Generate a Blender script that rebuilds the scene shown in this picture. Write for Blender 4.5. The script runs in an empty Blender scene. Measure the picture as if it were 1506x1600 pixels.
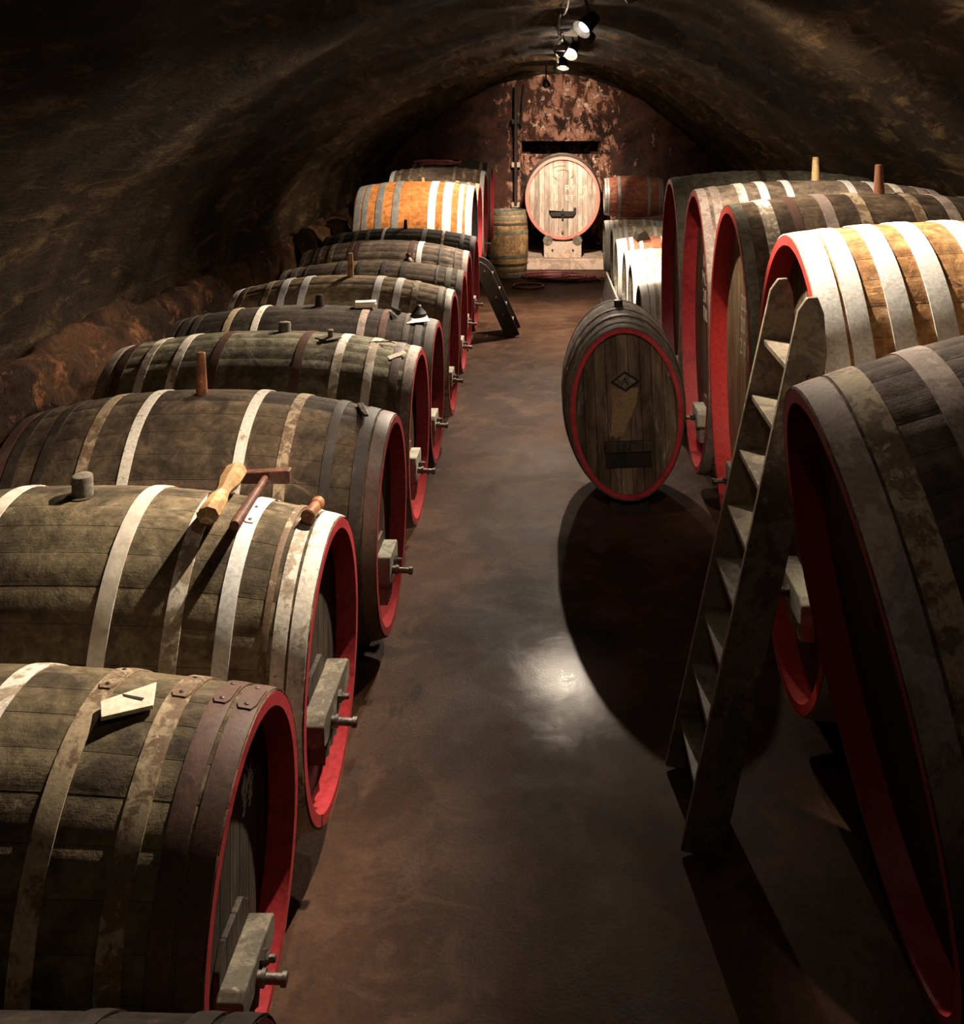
import bpy, bmesh, math, random
from mathutils import Vector, Matrix, Euler, noise as mnoise
random.seed(7)
scn = bpy.context.scene
C = bpy.data.collections.new('cellar'); scn.collection.children.link(C)
PI = math.pi

# ------------------------------------------------------------------ camera
EYE = 2.6                                   # eye height, metres
F_PX, VX, VY = 1600.0, 860.0, 190.0         # focal length and vanishing point in a 1506x1600 frame
cd = bpy.data.cameras.new('camera'); cam = bpy.data.objects.new('camera', cd); C.objects.link(cam)
cam.location = (0, 0, EYE); cam.rotation_euler = (PI/2, 0, 0)
cd.sensor_fit = 'VERTICAL'; cd.sensor_height = 36.0
cd.lens = 36.0*F_PX/1600.0
cd.shift_x = -(VX-753.0)/1600.0
cd.shift_y = -(800.0-VY)/1600.0
cd.clip_start = .05; cd.clip_end = 100
scn.camera = cam

# ------------------------------------------------------------------ view, world
scn.view_settings.view_transform = 'Standard'
scn.view_settings.look = 'None'
scn.view_settings.exposure = 0.0
scn.view_settings.gamma = 1.0
scn.view_settings.use_curve_mapping = False
w = bpy.data.worlds.new('world'); scn.world = w; w.use_nodes = True
w.node_tree.nodes['Background'].inputs[0].default_value = (.02, .012, .008, 1)
w.node_tree.nodes['Background'].inputs[1].default_value = .12

WARM = (1.0, .83, .64)
# lamps of the cellar and an added fill: position, aim, cone degrees, watts, blend, spill watts, visible
LAMPS = [
 # name            pos                aim               cone  W     blend spill vis
 ('near',   (.05, 1.6, 3.42),  (.5, 6.7, .7),   22,   240,  .9,  9, False),
 ('mid',    (.10, 4.55, 3.38), (-1.75, 3.4, .9),  68,  820, .7, 3, True),
 ('mid_r',  (.30, 4.9, 3.36), (1.8, 3.8, 1.9),  74,  860, .8,  0, True),
 ('front',  (.27, 7.9, 3.34),  (-2.0, 6.0, 1.1),     72,  950, .8, 9, True),
 ('fill_r', (.45, 5.75, 3.36), (1.9, 6.6, 2.1),  90,  420, .9, 0, True),  # added fill lamp above the frame, brightens the right row
 ('centre', (.23, 11.1, 3.36), (-1.1, 8.2, .8),     70,  1250, .8, 44, True),
 ('rear_l', (.12, 10.8, 3.36), (-1.6, 12.6, 1.5),  62,  1000, .8,  0, True),
 ('rear_r', (.30, 8.9, 3.36),  (1.45, 11.6, .9),   50,  2200, .7, 0, True),
 ('star',   (.17, 13.6, 3.36), (-.1, 12.6, .5),     100,  1400, .8, 44, True),
 ('back',   (.12, 14.1, 3.36), (.2, 18.2, .9),    48,  2300, .9, 14, True),
 ('last',   (-.07, 16.6, 3.22), (.2, 19.6, 2.2),   80, 330, .9, 6, True),
]

# ------------------------------------------------------------------ material helpers
class NT:
    def __init__(s, name):
        s.m = bpy.data.materials.new(name); s.m.use_nodes = True
        s.t = s.m.node_tree; s.n = s.t.nodes; s.l = s.t.links
        s.b = s.n['Principled BSDF']; s.out = s.n['Material Output']
        s.tc = s.n.new('ShaderNodeTexCoord')
    def new(s, k, **kw):
        n = s.n.new(k)
        for a, b in kw.items(): setattr(n, a, b)
        return n
    def _in(s, sock, v):
        if isinstance(v, bpy.types.NodeSocket): s.l.new(v, sock)
        elif v is not None:
            if isinstance(v, (tuple, list)) and len(v) == 3 and sock.type == 'RGBA': v = (*v, 1)
            sock.default_value = v
    def obj(s): return s.tc.outputs['Object']
    def uv(s): return s.tc.outputs['UV']
    def mapv(s, vec, scale=(1,1,1), loc=(0,0,0)):
        n = s.new('ShaderNodeMapping'); s._in(n.inputs['Vector'], vec)
        n.inputs['Scale'].default_value = scale; n.inputs['Location'].default_value = loc
        return n.outputs[0]
    def noise(s, vec, scale, detail=6, rough=.6, dist=0.0):
        n = s.new('ShaderNodeTexNoise'); s._in(n.inputs['Vector'], vec)
        n.inputs['Scale'].default_value = scale; n.inputs['Detail'].default_value = detail
        n.inputs['Roughness'].default_value = rough; n.inputs['Distortion'].default_value = dist
        return n.outputs['Fac']
    def voro(s, vec, scale, out='Distance'):
        n = s.new('ShaderNodeTexVoronoi'); s._in(n.inputs['Vector'], vec); n.inputs['Scale'].default_value = scale
        return n.outputs[out]
    def math(s, op, a, b=None, clamp=False):
        n = s.new('ShaderNodeMath', operation=op, use_clamp=clamp); s._in(n.inputs[0], a)
        if b is not None: s._in(n.inputs[1], b)
        return n.outputs[0]
    def step(s, v, lo, hi):
        n = s.new('ShaderNodeMapRange', clamp=True); n.interpolation_type = 'SMOOTHSTEP'
        s._in(n.inputs['Value'], v); n.inputs['From Min'].default_value = lo; n.inputs['From Max'].default_value = hi
        return n.outputs[0]
    def rng(s, v, lo, hi, a, b):
        n = s.new('ShaderNodeMapRange', clamp=True); s._in(n.inputs['Value'], v)
        n.inputs['From Min'].default_value = lo; n.inputs['From Max'].default_value = hi
        n.inputs['To Min'].default_value = a; n.inputs['To Max'].default_value = b
        return n.outputs[0]
    def mix(s, f, a, b, mode='MIX'):
        n = s.new('ShaderNodeMix', data_type='RGBA', blend_type=mode)
        s._in(n.inputs[0], f); s._in(n.inputs[6], a); s._in(n.inputs[7], b)
        return n.outputs[2]
    def sep(s, vec):
        n = s.new('ShaderNodeSeparateXYZ'); s._in(n.inputs[0], vec); return n.outputs
    def comb(s, x, y, z=0.0):
        n = s.new('ShaderNodeCombineXYZ'); s._in(n.inputs[0], x); s._in(n.inputs[1], y); s._in(n.inputs[2], z); return n.outputs[0]
    def white(s, v):
        n = s.new('ShaderNodeTexWhiteNoise', noise_dimensions='1D'); s._in(n.inputs['W'], v); return n.outputs['Value']
    def gray(s, v): return s.comb(v, v, v)
    def finish(s, col, rough=.7, height=None, bstr=.4, bdist=.01, metal=0.0, spec=None):
        s._in(s.b.inputs['Base Color'], col); s._in(s.b.inputs['Roughness'], rough); s._in(s.b.inputs['Metallic'], metal)
        if spec is not None: s.b.inputs['Specular IOR Level'].default_value = spec
        if height is not None:
            b = s.new('ShaderNodeBump'); b.inputs['Strength'].default_value = bstr; b.inputs['Distance'].default_value = bdist
            s._in(b.inputs['Height'], height); s.l.new(b.outputs[0], s.b.inputs['Normal'])
        return s.m

_mc = {}
def stave_mat(name, base, dark, light, lamt=.5, seed=0.0, rough=.72, contrast=1.0, spots=None):
    """weathered oak staves; UV.x counts staves, UV.y runs along the stave in metres"""
    if name in _mc: return _mc[name]
    s = NT(name); uv = s.uv(); X = s.sep(uv); ob = s.mapv(s.obj(), loc=(seed*3.1, seed*1.7, seed))
    sid = s.math('FLOOR', X[0]); fr = s.math('FRACT', X[0])
    tint = s.rng(s.white(s.math('ADD', sid, seed*17.3)), 0, 1, 1-.20*contrast, 1+.16*contrast)
    grain = s.noise(s.comb(s.math('MULTIPLY', X[0], 9.0), s.math('MULTIPLY', X[1], 2.2), s.math('MULTIPLY', sid, 3.7)), 1.6, 8, .65, .4)
    patch = s.noise(ob, 3.0, 9, .66, .6)
    fine = s.noise(ob, 26, 6, .7)
    c = s.mix(s.step(patch, .5-.09, .5+.08), dark, base)
    c = s.mix(s.math('MULTIPLY', s.step(s.noise(ob, 5.5, 10, .72, 1.2), .54, .70), lamt), c, light)
    if spots is not None:
        c = s.mix(s.math('MULTIPLY', s.step(s.noise(ob, 9, 10, .75, .8), .60, .68), .85), c, spots)
    c = s.mix(1.0, c, s.gray(tint), 'MULTIPLY')
    c = s.mix(1.0, c, s.gray(s.rng(grain, .3, .7, .90, 1.08)), 'MULTIPLY')
    c = s.mix(1.0, c, s.gray(s.rng(s.noise(ob, 13, 10, .8, .6), .36, .64, .55, 1.4)), 'MULTIPLY')
    c = s.mix(1.0, c, s.gray(s.rng(fine, .35, .65, .80, 1.18)), 'MULTIPLY')
    seam = s.math('MINIMUM', fr, s.math('SUBTRACT', 1.0, fr))
    crack = s.step(s.noise(s.comb(s.math('MULTIPLY', X[0], 2.5), s.math('MULTIPLY', X[1], .9), 2.0), 3.0, 4, .6), .66, .70)
    dirt = s.math('MULTIPLY', s.step(seam, 0.0, .05), s.rng(crack, 0, 1, 1, .45))
    c = s.mix(1.0, c, s.gray(s.rng(dirt, 0, 1, .62, 1)), 'MULTIPLY')
    h = s.math('ADD', s.math('MULTIPLY', grain, .22), s.math('MULTIPLY', fine, .8))
    h = s.math('ADD', h, s.math('MULTIPLY', dirt, .35)); h = s.math('ADD', h, s.math('MULTIPLY', patch, 1.6))
    _mc[name] = s.finish(c, s.rng(fine, .3, .7, rough, rough+.18), h, .6, .009, 0, .18)
    return _mc[name]

def head_mat(name, base, dark, light, lamt=.5, seed=0.0, plank=.085, rough=.6):
    """upright head boards, object Y across, Z up"""
    if name in _mc: return _mc[name]
    s = NT(name); ob = s.obj(); X = s.sep(ob)
    y = s.math('DIVIDE', s.math('ADD', X[1], 5.0), plank); sid = s.math('FLOOR', y); fr = s.math('FRACT', y)
    tint = s.rng(s.white(s.math('ADD', sid, seed*7.1)), 0, 1, .62, 1.3)
    grain = s.noise(s.comb(s.math('MULTIPLY', X[1], 40.0), s.math('MULTIPLY', X[2], 2.2), sid), 1.5, 8, .7, .5)
    patch = s.noise(s.mapv(ob, (1, 2.2, .7), (0, seed*3, seed)), 4.0, 9, .68, .5)
    c = s.mix(s.step(patch, .38, .62), dark, base)
    c = s.mix(s.math('MULTIPLY', s.step(s.noise(s.mapv(ob, (1, 3, .6), (0, seed*9, 3)), 5, 9, .75, .6), .55, .68), lamt), c, light)
    c = s.mix(1.0, c, s.gray(tint), 'MULTIPLY')
    c = s.mix(1.0, c, s.gray(s.rng(grain, .3, .7, .6, 1.3)), 'MULTIPLY')
    seam = s.math('MINIMUM', fr, s.math('SUBTRACT', 1.0, fr))
    d = s.step(seam, 0.0, .06)
    c = s.mix(1.0, c, s.gray(s.rng(d, 0, 1, .3, 1)), 'MULTIPLY')
    _mc[name] = s.finish(c, rough, s.math('ADD', s.math('MULTIPLY', grain, .7), d), .5, .006, 0, .22)
    return _mc[name]

def patchy(name, a, b, c3, t1=.5, t2=.62, scale=14, rough=.6, seed=0.0, metal=0.0, bump=.4, soft=.05, bd=.004):
    """three colours broken up by noise: a, with b and flecks of c3"""
    if name in _mc: return _mc[name]
    s = NT(name); ob = s.mapv(s.obj(), loc=(seed, seed*2, seed*3))
    n1 = s.noise(ob, scale, 10, .7, .4); n2 = s.noise(ob, scale*2.3, 9, .72, .6); n0 = s.noise(ob, scale*.22, 3, .5)
    n1b = s.math('ADD', n1, s.math('MULTIPLY', s.math('SUBTRACT', n0, .5), .6))
    c = s.mix(s.step(n1b, t1-soft, t1+soft), a, b)
    c = s.mix(s.step(n2, t2-.04, t2+.05), c, c3)
    c = s.mix(1.0, c, s.gray(s.rng(s.noise(ob, scale*6, 4, .6), .3, .7, .75, 1.2)), 'MULTIPLY')
    _mc[name] = s.finish(c, rough, s.math('ADD', n1, s.math('MULTIPLY', n2, .6)), bump, bd, metal, .28)
    return _mc[name]

WHITE = (.78, .72, .62); RUST = (.16, .065, .03); DKB = (.035, .024, .018)
H = {
 'white':  patchy('hoop_white_flaking', WHITE, (.36, .29, .21), RUST, .56, .64, 13, .55, 1),
 'bright': patchy('hoop_bright_whitewash', (.76, .75, .72), (.62, .58, .51), (.40, .22, .10), .62, .68, 12, .5, 2),
 'tan':    patchy('hoop_tan_rusty', (.40, .31, .20), (.17, .11, .065), (.50, .42, .30), .50, .62, 15, .65, 3),
 'rust':   patchy('hoop_rust', (.72, .64, .54), (.32, .10, .04), (.50, .40, .30), .50, .66, 4, .7, 4),
 'brown':  patchy('hoop_brown_painted', (.115, .062, .047), (.085, .047, .036), (.19, .13, .10), .55, .68, 10, .5, 5),
 'dark':   patchy('hoop_dark_iron', (.055, .042, .032), (.035, .026, .02), (.12, .10, .075), .5, .66, 14, .6, 6),
 'grey':   patchy('hoop_grey_galvanised', (.30, .30, .28), (.22, .22, .21), (.12, .10, .08), .55, .70, 10, .45, 7, .25),
 'olive':  patchy('hoop_olive_mouldy', (.15, .135, .095), (.09, .08, .055), (.26, .23, .17), .5, .64, 15, .7, 8),
 'pink':   patchy('hoop_dusty_mauve', (.38, .30, .26), (.25, .19, .16), (.34, .28, .24), .5, .62, 12, .6, 9),
}
RED = patchy('red_chime_paint', (.40, .036, .042), (.29, .026, .032), (.10, .025, .02), .60, .70, 10, .42, 3, 0, .35)
REDB = patchy('red_bright_paint', (.52, .040, .036), (.40, .030, .028), (.14, .025, .02), .60, .71, 10, .40, 5, 0, .35)
REDD = patchy('red_deep_paint', (.27, .020, .026), (.20, .015, .020), (.08, .015, .012), .60, .68, 16, .35, 4, 0, .5)
REDP = patchy('red_faded_paint', (.66, .17, .13), (.55, .11, .09), (.40, .10, .07), .58, .70, 8, .5, 6, 0, .3)
IRON = patchy('iron_fitting', (.16, .14, .12), (.08, .07, .06), (.20, .12, .07), .5, .64, 20, .45, 7, .7)
BLACK = patchy('black_soot', (.012, .009, .008), (.02, .015, .012), (.03, .02, .015), .5, .66, 10, .6, 8)
GREYWOOD = patchy('grey_old_wood', (.17, .145, .105), (.09, .075, .055), (.27, .24, .18), .5, .62, 12, .7, 9)
PALEWOOD = patchy('pale_block_wood', (.36, .34, .26), (.22, .20, .15), (.45, .44, .36), .52, .63, 12, .7, 10)
MALLET = patchy('mallet_beech', (.55, .36, .17), (.32, .19, .085), (.66, .52, .34), .50, .60, 9, .55, 11)
BROWNW = patchy('brown_stopper_wood', (.30, .12, .05), (.17, .07, .035), (.42, .24, .12), .52, .62, 13, .5, 12)
MAHOG = patchy('red_brown_handle', (.16, .065, .045), (.10, .045, .03), (.24, .13, .09), .50, .62, 16, .5, 13)
PAPER = patchy('cream_card', (.78, .70, .56), (.70, .60, .46), (.60, .50, .36), .6, .72, 8, .7, 14, 0, .1)
INK = patchy('black_ink', (.015, .012, .01), (.02, .016, .013), (.03, .025, .02), .5, .7, 20, .7, 15)
CHALK = patchy('chalk', (.70, .66, .56), (.55, .50, .42), (.35, .30, .24), .50, .62, 60, .9, 16, 0, .1)
CORK = patchy('grey_bung', (.22, .19, .15), (.14, .12, .095), (.30, .27, .22), .5, .62, 20, .75, 17)
SLEEPER = patchy('black_timber', (.030, .021, .015), (.018, .013, .010), (.05, .04, .03), .5, .66, 8, .75, 18)
RUBBER = patchy('dark_hose_rubber', (.13, .032, .030), (.07, .02, .02), (.20, .07, .05), .5, .66, 9, .4, 19)
STONE = patchy('pale_stone_block', (.42, .31, .24), (.28, .19, .14), (.55, .44, .36), .52, .62, 7, .8, 20)
LADDERW = patchy('grey_ladder_wood', (.19, .16, .115), (.10, .083, .06), (.32, .28, .21), .52, .63, 9, .5, 21)
DARKLAD = patchy('dark_ladder_wood', (.022, .015, .011), (.014, .010, .008), (.05, .04, .03), .5, .66, 9, .5, 22)

# ------------------------------------------------------------------ mesh helpers
class MB:
    def __init__(s): s.v = []; s.f = []; s.uv = []; s.mi = []
    def vert(s, p): s.v.append(tuple(p)); return len(s.v)-1
    def face(s, idx, uv=None, mi=0): s.f.append(tuple(idx)); s.uv.append(uv); s.mi.append(mi)
    def box(s, c, d, M=None, taper=None, mi=0):
        x, y, z = d[0]/2, d[1]/2, d[2]/2; vs = []
        for sz in (-1, 1):
            for sx, sy in ((-1,-1),(1,-1),(1,1),(-1,1)):
                k = taper if (taper and sz > 0) else 1
                p = Vector((sx*x*k, sy*y*k, sz*z))
                if M is not None: p = M @ p
                vs.append(s.vert(p+Vector(c)))
        for f in ((3,2,1,0),(4,5,6,7),(0,1,5,4),(1,2,6,5),(2,3,7,6),(3,0,4,7)): s.face([vs[i] for i in f], None, mi)
    def prism(s, poly, z0, z1, M=None, mi=0):
        """poly: list of (x,y), extruded z0..z1, then transformed by M"""
        M = M or Matrix.Identity(4); n = len(poly)
        a = [s.vert(M @ Vector((p[0], p[1], z0))) for p in poly]; b = [s.vert(M @ Vector((p[0], p[1], z1))) for p in poly]
        s.face(a[::-1], None, mi); s.face(b, None, mi)
        for i in range(n): j = (i+1) % n; s.face((a[i], a[j], b[j], b[i]), None, mi)
    def lathe(s, prof, n=20, M=None, cap=True, mi=0, sx=1, sy=1, jit=0):
        """prof: list of (r, z) about local Z"""
        M = M or Matrix.Identity(4); rings = []
        for r, z in prof:
            rings.append([s.vert(M @ Vector(((r+random.uniform(-jit, jit))*sx*math.cos(2*PI*i/n), (r+random.uniform(-jit, jit))*sy*math.sin(2*PI*i/n), z))) for i in range(n)])
        for a, b in zip(rings, rings[1:]):
            for i in range(n): j = (i+1) % n; s.face((a[i], a[j], b[j], b[i]), None, mi)
        if cap: s.face(rings[0][::-1], None, mi); s.face(rings[-1], None, mi)
    def tube(s, pts, r, n=8, cap=True, mi=0):
        pts = [Vector(p) for p in pts]; rings = []; up = Vector((0, 0, 1)); prev = None
        for i, p in enumerate(pts):
            d = (pts[min(i+1, len(pts)-1)]-pts[max(i-1, 0)]).normalized()
            a = prev if prev is not None else (d.cross(up) if abs(d.dot(up)) < .95 else d.cross(Vector((1, 0, 0))))
            a = (a-d*a.dot(d)).normalized(); prev = a; b = d.cross(a)
            rr = r[i] if isinstance(r, (list, tuple)) else r
            rings.append([s.vert(p+(a*math.cos(2*PI*k/n)+b*math.sin(2*PI*k/n))*rr) for k in range(n)])
        for A, B in zip(rings, rings[1:]):
            for k in range(n): j = (k+1) % n; s.face((A[k], A[j], B[j], B[k]), None, mi)
        if cap: s.face(rings[0][::-1], None, mi); s.face(rings[-1], None, mi)
    def build(s, name, mats, parent=None, smooth=35, bevel=0, loc=None):
        me = bpy.data.meshes.new(name); me.from_pydata(s.v, [], s.f)
        if not isinstance(mats, (list, tuple)): mats = [mats]
        for m in mats: me.materials.append(m)
        if any(u is not None for u in s.uv):
            L = me.uv_layers.new(name='UVMap').data; k = 0
            for f, u in zip(s.f, s.uv):
                for i in range(len(f)):
                    L[k].uv = u[i] if u is not None else (0, 0); k += 1
        me.polygons.foreach_set('material_index', s.mi)
        bm = bmesh.new(); bm.from_mesh(me); bmesh.ops.recalc_face_normals(bm, faces=bm.faces); bm.to_mesh(me); bm.free()
        if smooth:
            me.polygons.foreach_set('use_smooth', [True]*len(me.polygons)); me.set_sharp_from_angle(angle=math.radians(smooth))
        me.update()
        o = bpy.data.objects.new(name, me); C.objects.link(o)
        if parent is not None: o.parent = parent
        if loc is not None: o.location = loc
        if bevel:
            b = o.modifiers.new('bevel', 'BEVEL'); b.width = bevel; b.segments = 2; b.limit_method = 'ANGLE'
        return o

def tag(o, label, cat, group=None, kind=None):
    if label: o['label'] = label
    if cat: o['category'] = cat
    if group: o['group'] = group
    if kind: o['kind'] = kind
    return o
def thing(name, label, cat, loc=(0,0,0), rot=(0,0,0), group=None):
    o = bpy.data.objects.new(name, None); C.objects.link(o); o.empty_display_size = .1
    o.location = loc; o.rotation_euler = rot
    return tag(o, label, cat, group)
def struct(o): o['kind'] = 'structure'; return o

# ------------------------------------------------------------------ the setting
PROFILE = [(-3.22,1.15),(-3.20,1.45),(-3.08,1.82),(-2.86,2.12),(-2.53,2.42),(-2.24,2.66),(-1.93,2.87),(-1.52,3.11),(-1.09,3.32),(-.55,3.48),(0,3.55),
           (.45,3.54),(.84,3.47),(1.27,3.32),(1.69,3.10),(2.02,2.85),(2.29,2.60),(2.68,2.26),(3.02,1.88),(3.2,1.5),(3.25,1.15)]
def densify(P, step):
    out = []
    n = len(P)
    def cr(i, t):
        p0, p1, p2, p3 = P[max(i-1,0)], P[i], P[i+1], P[min(i+2,n-1)]
        return tuple(.5*((2*p1[k])+(-p0[k]+p2[k])*t+(2*p0[k]-5*p1[k]+4*p2[k]-p3[k])*t*t+(-p0[k]+3*p1[k]-3*p2[k]+p3[k])*t**3) for k in (0,1))
    for i in range(n-1):
        d = math.dist(P[i], P[i+1]); m = max(1, round(d/step))
        for j in range(m): out.append(cr(i, j/m))
    out.append(P[-1]); return out
Y0, Y1 = -1.6, 19.6
RIDGES = [(9.4,.12,.55),(10.9,.05,.25),(12.5,.11,.4),(13.3,.05,.2),(14.4,.09,.3),(15.3,.11,.3),(16.1,.05,.18),(16.9,.10,.25),(17.8,.11,.25),(18.6,.09,.2),(19.3,.06,.15),(7.9,.03,.3),(6.2,.07,.5),(3.5,.05,.6)]
def vault_off(x, y, z):
    o = 0
    for c, a, wd in RIDGES:
        d = (y-c-.15*mnoise.noise(Vector((x*.8, c, 0))))/wd; o += a*math.exp(-d*d)
    up = min(1, max(.25, (z-1.6)/1.4))
    n = mnoise.fractal(Vector((x*1.1, y*.75, z*1.1)), 1.0, 2.0, 4)*.05
    n += mnoise.fractal(Vector((x*5, y*3.2, z*5)), .9, 2.1, 4)*.018
    return o*up+n
def sheet(name, prof, mat, offf, ystep=.09, bumpy=True):
    mb = MB(); ys = [Y0+(Y1-Y0+.35)*i/int((Y1-Y0)/ystep) for i in range(int((Y1-Y0)/ystep)+1)]
    n = len(prof); ids = []
    for y in ys:
        row = []
        for i, (x, z) in enumerate(prof):
            a = prof[max(i-1,0)]; b = prof[min(i+1,n-1)]; t = Vector((b[0]-a[0], b[1]-a[1])).normalized(); nx, nz = t[1], -t[0]
            if nx*(-x)+nz*(1.2-z) < 0: nx, nz = -nx, -nz
            o = offf(x, y, z); row.append(mb.vert((x+nx*o, y, z+nz*o)))
        ids.append(row)
    for r0, r1 in zip(ids, ids[1:]):
        for i in range(n-1): mb.face((r0[i], r0[i+1], r1[i+1], r1[i]))
    return struct(mb.build(name, mat, None, 180))

def vault_material():
    s = NT('vault_sooty_plaster'); ob = s.obj()
    big = s.noise(ob, 1.1, 6, .6, .4); st = s.noise(s.mapv(ob, (3.0, .8, 3.0)), 2.2, 9, .72, .5); fine = s.noise(ob, 22, 8, .75)
    c = s.mix(s.step(big, .38, .62), (.009, .005, .0022), (.029, .017, .0072))
    c = s.mix(s.step(st, .50, .66), c, (.078, .047, .020))
    c = s.mix(s.step(s.noise(s.mapv(ob, (2, 1, 2)), 6, 9, .75, .5), .66, .72), c, (.15, .10, .058))
    c = s.mix(s.step(s.noise(ob, 3.1, 8, .7, .6), .60, .72), c, (.008, .005, .003))
    c = s.mix(1.0, c, s.gray(s.rng(fine, .3, .7, .55, 1.4)), 'MULTIPLY')
    h = s.math('ADD', s.math('MULTIPLY', st, 1.2), s.math('MULTIPLY', fine, .5))
    return s.finish(c, .8, h, 1.0, .04, 0, .08)
def wall_material():
    s = NT('rough_rubble_wall'); ob = s.obj()
    big = s.noise(ob, 1.6, 6, .6, .5); fine = s.noise(ob, 16, 9, .75); sp = s.noise(s.mapv(ob, (1, 2.2, 1)), 19, 8, .8)
    c = s.mix(s.step(big, .40, .60), (.035, .018, .009), (.11, .052, .024))
    c = s.mix(s.step(s.noise(ob, 4, 8, .7), .55, .68), c, (.24, .10, .045))
    c = s.mix(s.step(sp, .60, .68), c, (.36, .31, .25))
    c = s.mix(1.0, c, s.gray(s.rng(fine, .3, .7, .45, 1.5)), 'MULTIPLY')
    return s.finish(c, .85, s.math('ADD', fine, sp), 1.0, .05, 0, .08)
def endwall_material():
    s = NT('peeling_end_wall'); ob = s.obj(); X = s.sep(ob)
    n = s.noise(ob, 1.6, 10, .72, .6); n2 = s.noise(s.mapv(ob, (1.4, 1, .7)), 3.2, 10, .74, .5); fine = s.noise(ob, 14, 8, .7)
    side = s.rng(s.math('ABSOLUTE', s.math('SUBTRACT', X[0], .25)), .5, 1.5, .09, -.05)
    c = s.mix(s.step(n, .4, .6), (.022, .010, .007), (.065, .024, .014))
    c = s.mix(s.step(s.math('ADD', n2, side), .56, .63), c, (.36, .17, .11))
    c = s.mix(s.step(s.math('ADD', s.noise(ob, 4.6, 10, .75), side), .64, .70), c, (.70, .48, .38))
    c = s.mix(1.0, c, s.gray(s.rng(fine, .3, .7, .55, 1.35)), 'MULTIPLY')
    return s.finish(c, .85, s.math('ADD', n2, fine), .9, .03, 0, .25)
def floor_material():
    s = NT('sealed_brown_concrete'); ob = s.obj()
    big = s.noise(ob, .9, 8, .62, .6); mid = s.noise(ob, 3.4, 9, .68, .8); fine = s.noise(ob, 30, 7, .75); wet = s.noise(s.mapv(ob, loc=(3.3, 1.1, 0)), 1.5, 6, .6, .8)
    c = s.mix(s.step(big, .36, .64), (.032, .0155, .009), (.063, .032, .0195))
    c = s.mix(s.math('MULTIPLY', s.step(mid, .46, .62), .6), c, (.092, .050, .032))
    c = s.mix(s.math('MULTIPLY', s.step(s.noise(ob, 2.1, 9, .7, 1.0), .60, .68), .75), c, (.014, .008, .006))
    c = s.mix(1.0, c, s.gray(s.rng(fine, .3, .7, .7, 1.25)), 'MULTIPLY')
    # a dark oily patch on the aisle
    X = s.sep(ob)
    for cx, cy, r, k in ((.15, 5.12, .26, .12), (-.24, 5.28, .50, .30)):
        dx = s.math('SUBTRACT', X[0], cx); dy = s.math('MULTIPLY', s.math('SUBTRACT', X[1], cy), .8)
        d = s.math('SQRT', s.math('ADD', s.math('MULTIPLY', dx, dx), s.math('MULTIPLY', dy, dy)))
        d = s.math('ADD', d, s.math('MULTIPLY', s.math('SUBTRACT', mid, .5), .5))
        c = s.mix(1.0, c, s.gray(s.rng(d, r*.3, r, k, 1)), 'MULTIPLY')
    rough = s.math('ADD', s.rng(wet, .38, .62, .50, .62), s.rng(fine, .3, .7, -.03, .10))
    # a damp, worn-smooth patch in the middle of the aisle
    dx = s.math('SUBTRACT', X[0], .10); dy = s.math('MULTIPLY', s.math('SUBTRACT', X[1], 4.75), .6)
    d = s.math('SQRT', s.math('ADD', s.math('MULTIPLY', dx, dx), s.math('MULTIPLY', dy, dy)))
    d = s.math('ADD', d, s.math('MULTIPLY', s.math('SUBTRACT', mid, .5), .35))
    rough = s.math('MULTIPLY', rough, s.rng(d, .0, .36, .46, 1)); s._in(s.b.inputs['Specular IOR Level'], s.rng(d, .0, .30, .34, .045))
    return s.finish(c, rough, s.math('ADD', s.noise(ob, 75, 4, .6), s.math('MULTIPLY', fine, .6)), .45, .004, 0)

VM, WM, EM, FM = vault_material(), wall_material(), endwall_material(), floor_material()
sheet('ceiling', densify(PROFILE, .13), VM, vault_off)
def rough_off(sgn):
    def f(x, y, z):
        n = mnoise.fractal(Vector((x*2, y*1.6, z*2.5)), 1.0, 2.0, 5)*.10+mnoise.fractal(Vector((x*9, y*7, z*9)), .9, 2.0, 3)*.025
        return n
    return f
# rubble footing walls whose rough shelf carries the vault
LW = [(-3.34,1.16),(-3.22,1.20),(-3.10,1.20),(-3.00,1.12),(-2.95,.9),(-2.93,.6),(-2.92,.3),(-2.92,-.03)]
RW = [(3.40,1.16),(3.28,1.20),(3.16,1.20),(3.08,1.12),(3.05,.9),(3.04,.6),(3.04,.3),(3.04,-.03)]
sheet('wall_left', densify(LW, .08), WM, rough_off(1), .09)
sheet('wall_right', densify(RW, .12), WM, rough_off(1), .16)
# floor
mb = MB(); nx, ny = 30, 90; g = {}
for i in range(nx+1):
    for j in range(ny+1):
        x = -3.3+6.7*i/nx; y = Y0+(20.6-Y0)*j/ny
        g[i, j] = mb.vert((x, y, 0.0))
for i in range(nx):
    for j in range(ny): mb.face((g[i,j], g[i+1,j], g[i+1,j+1], g[i,j+1]))
struct(mb.build('floor', FM, None, 180))
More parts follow.
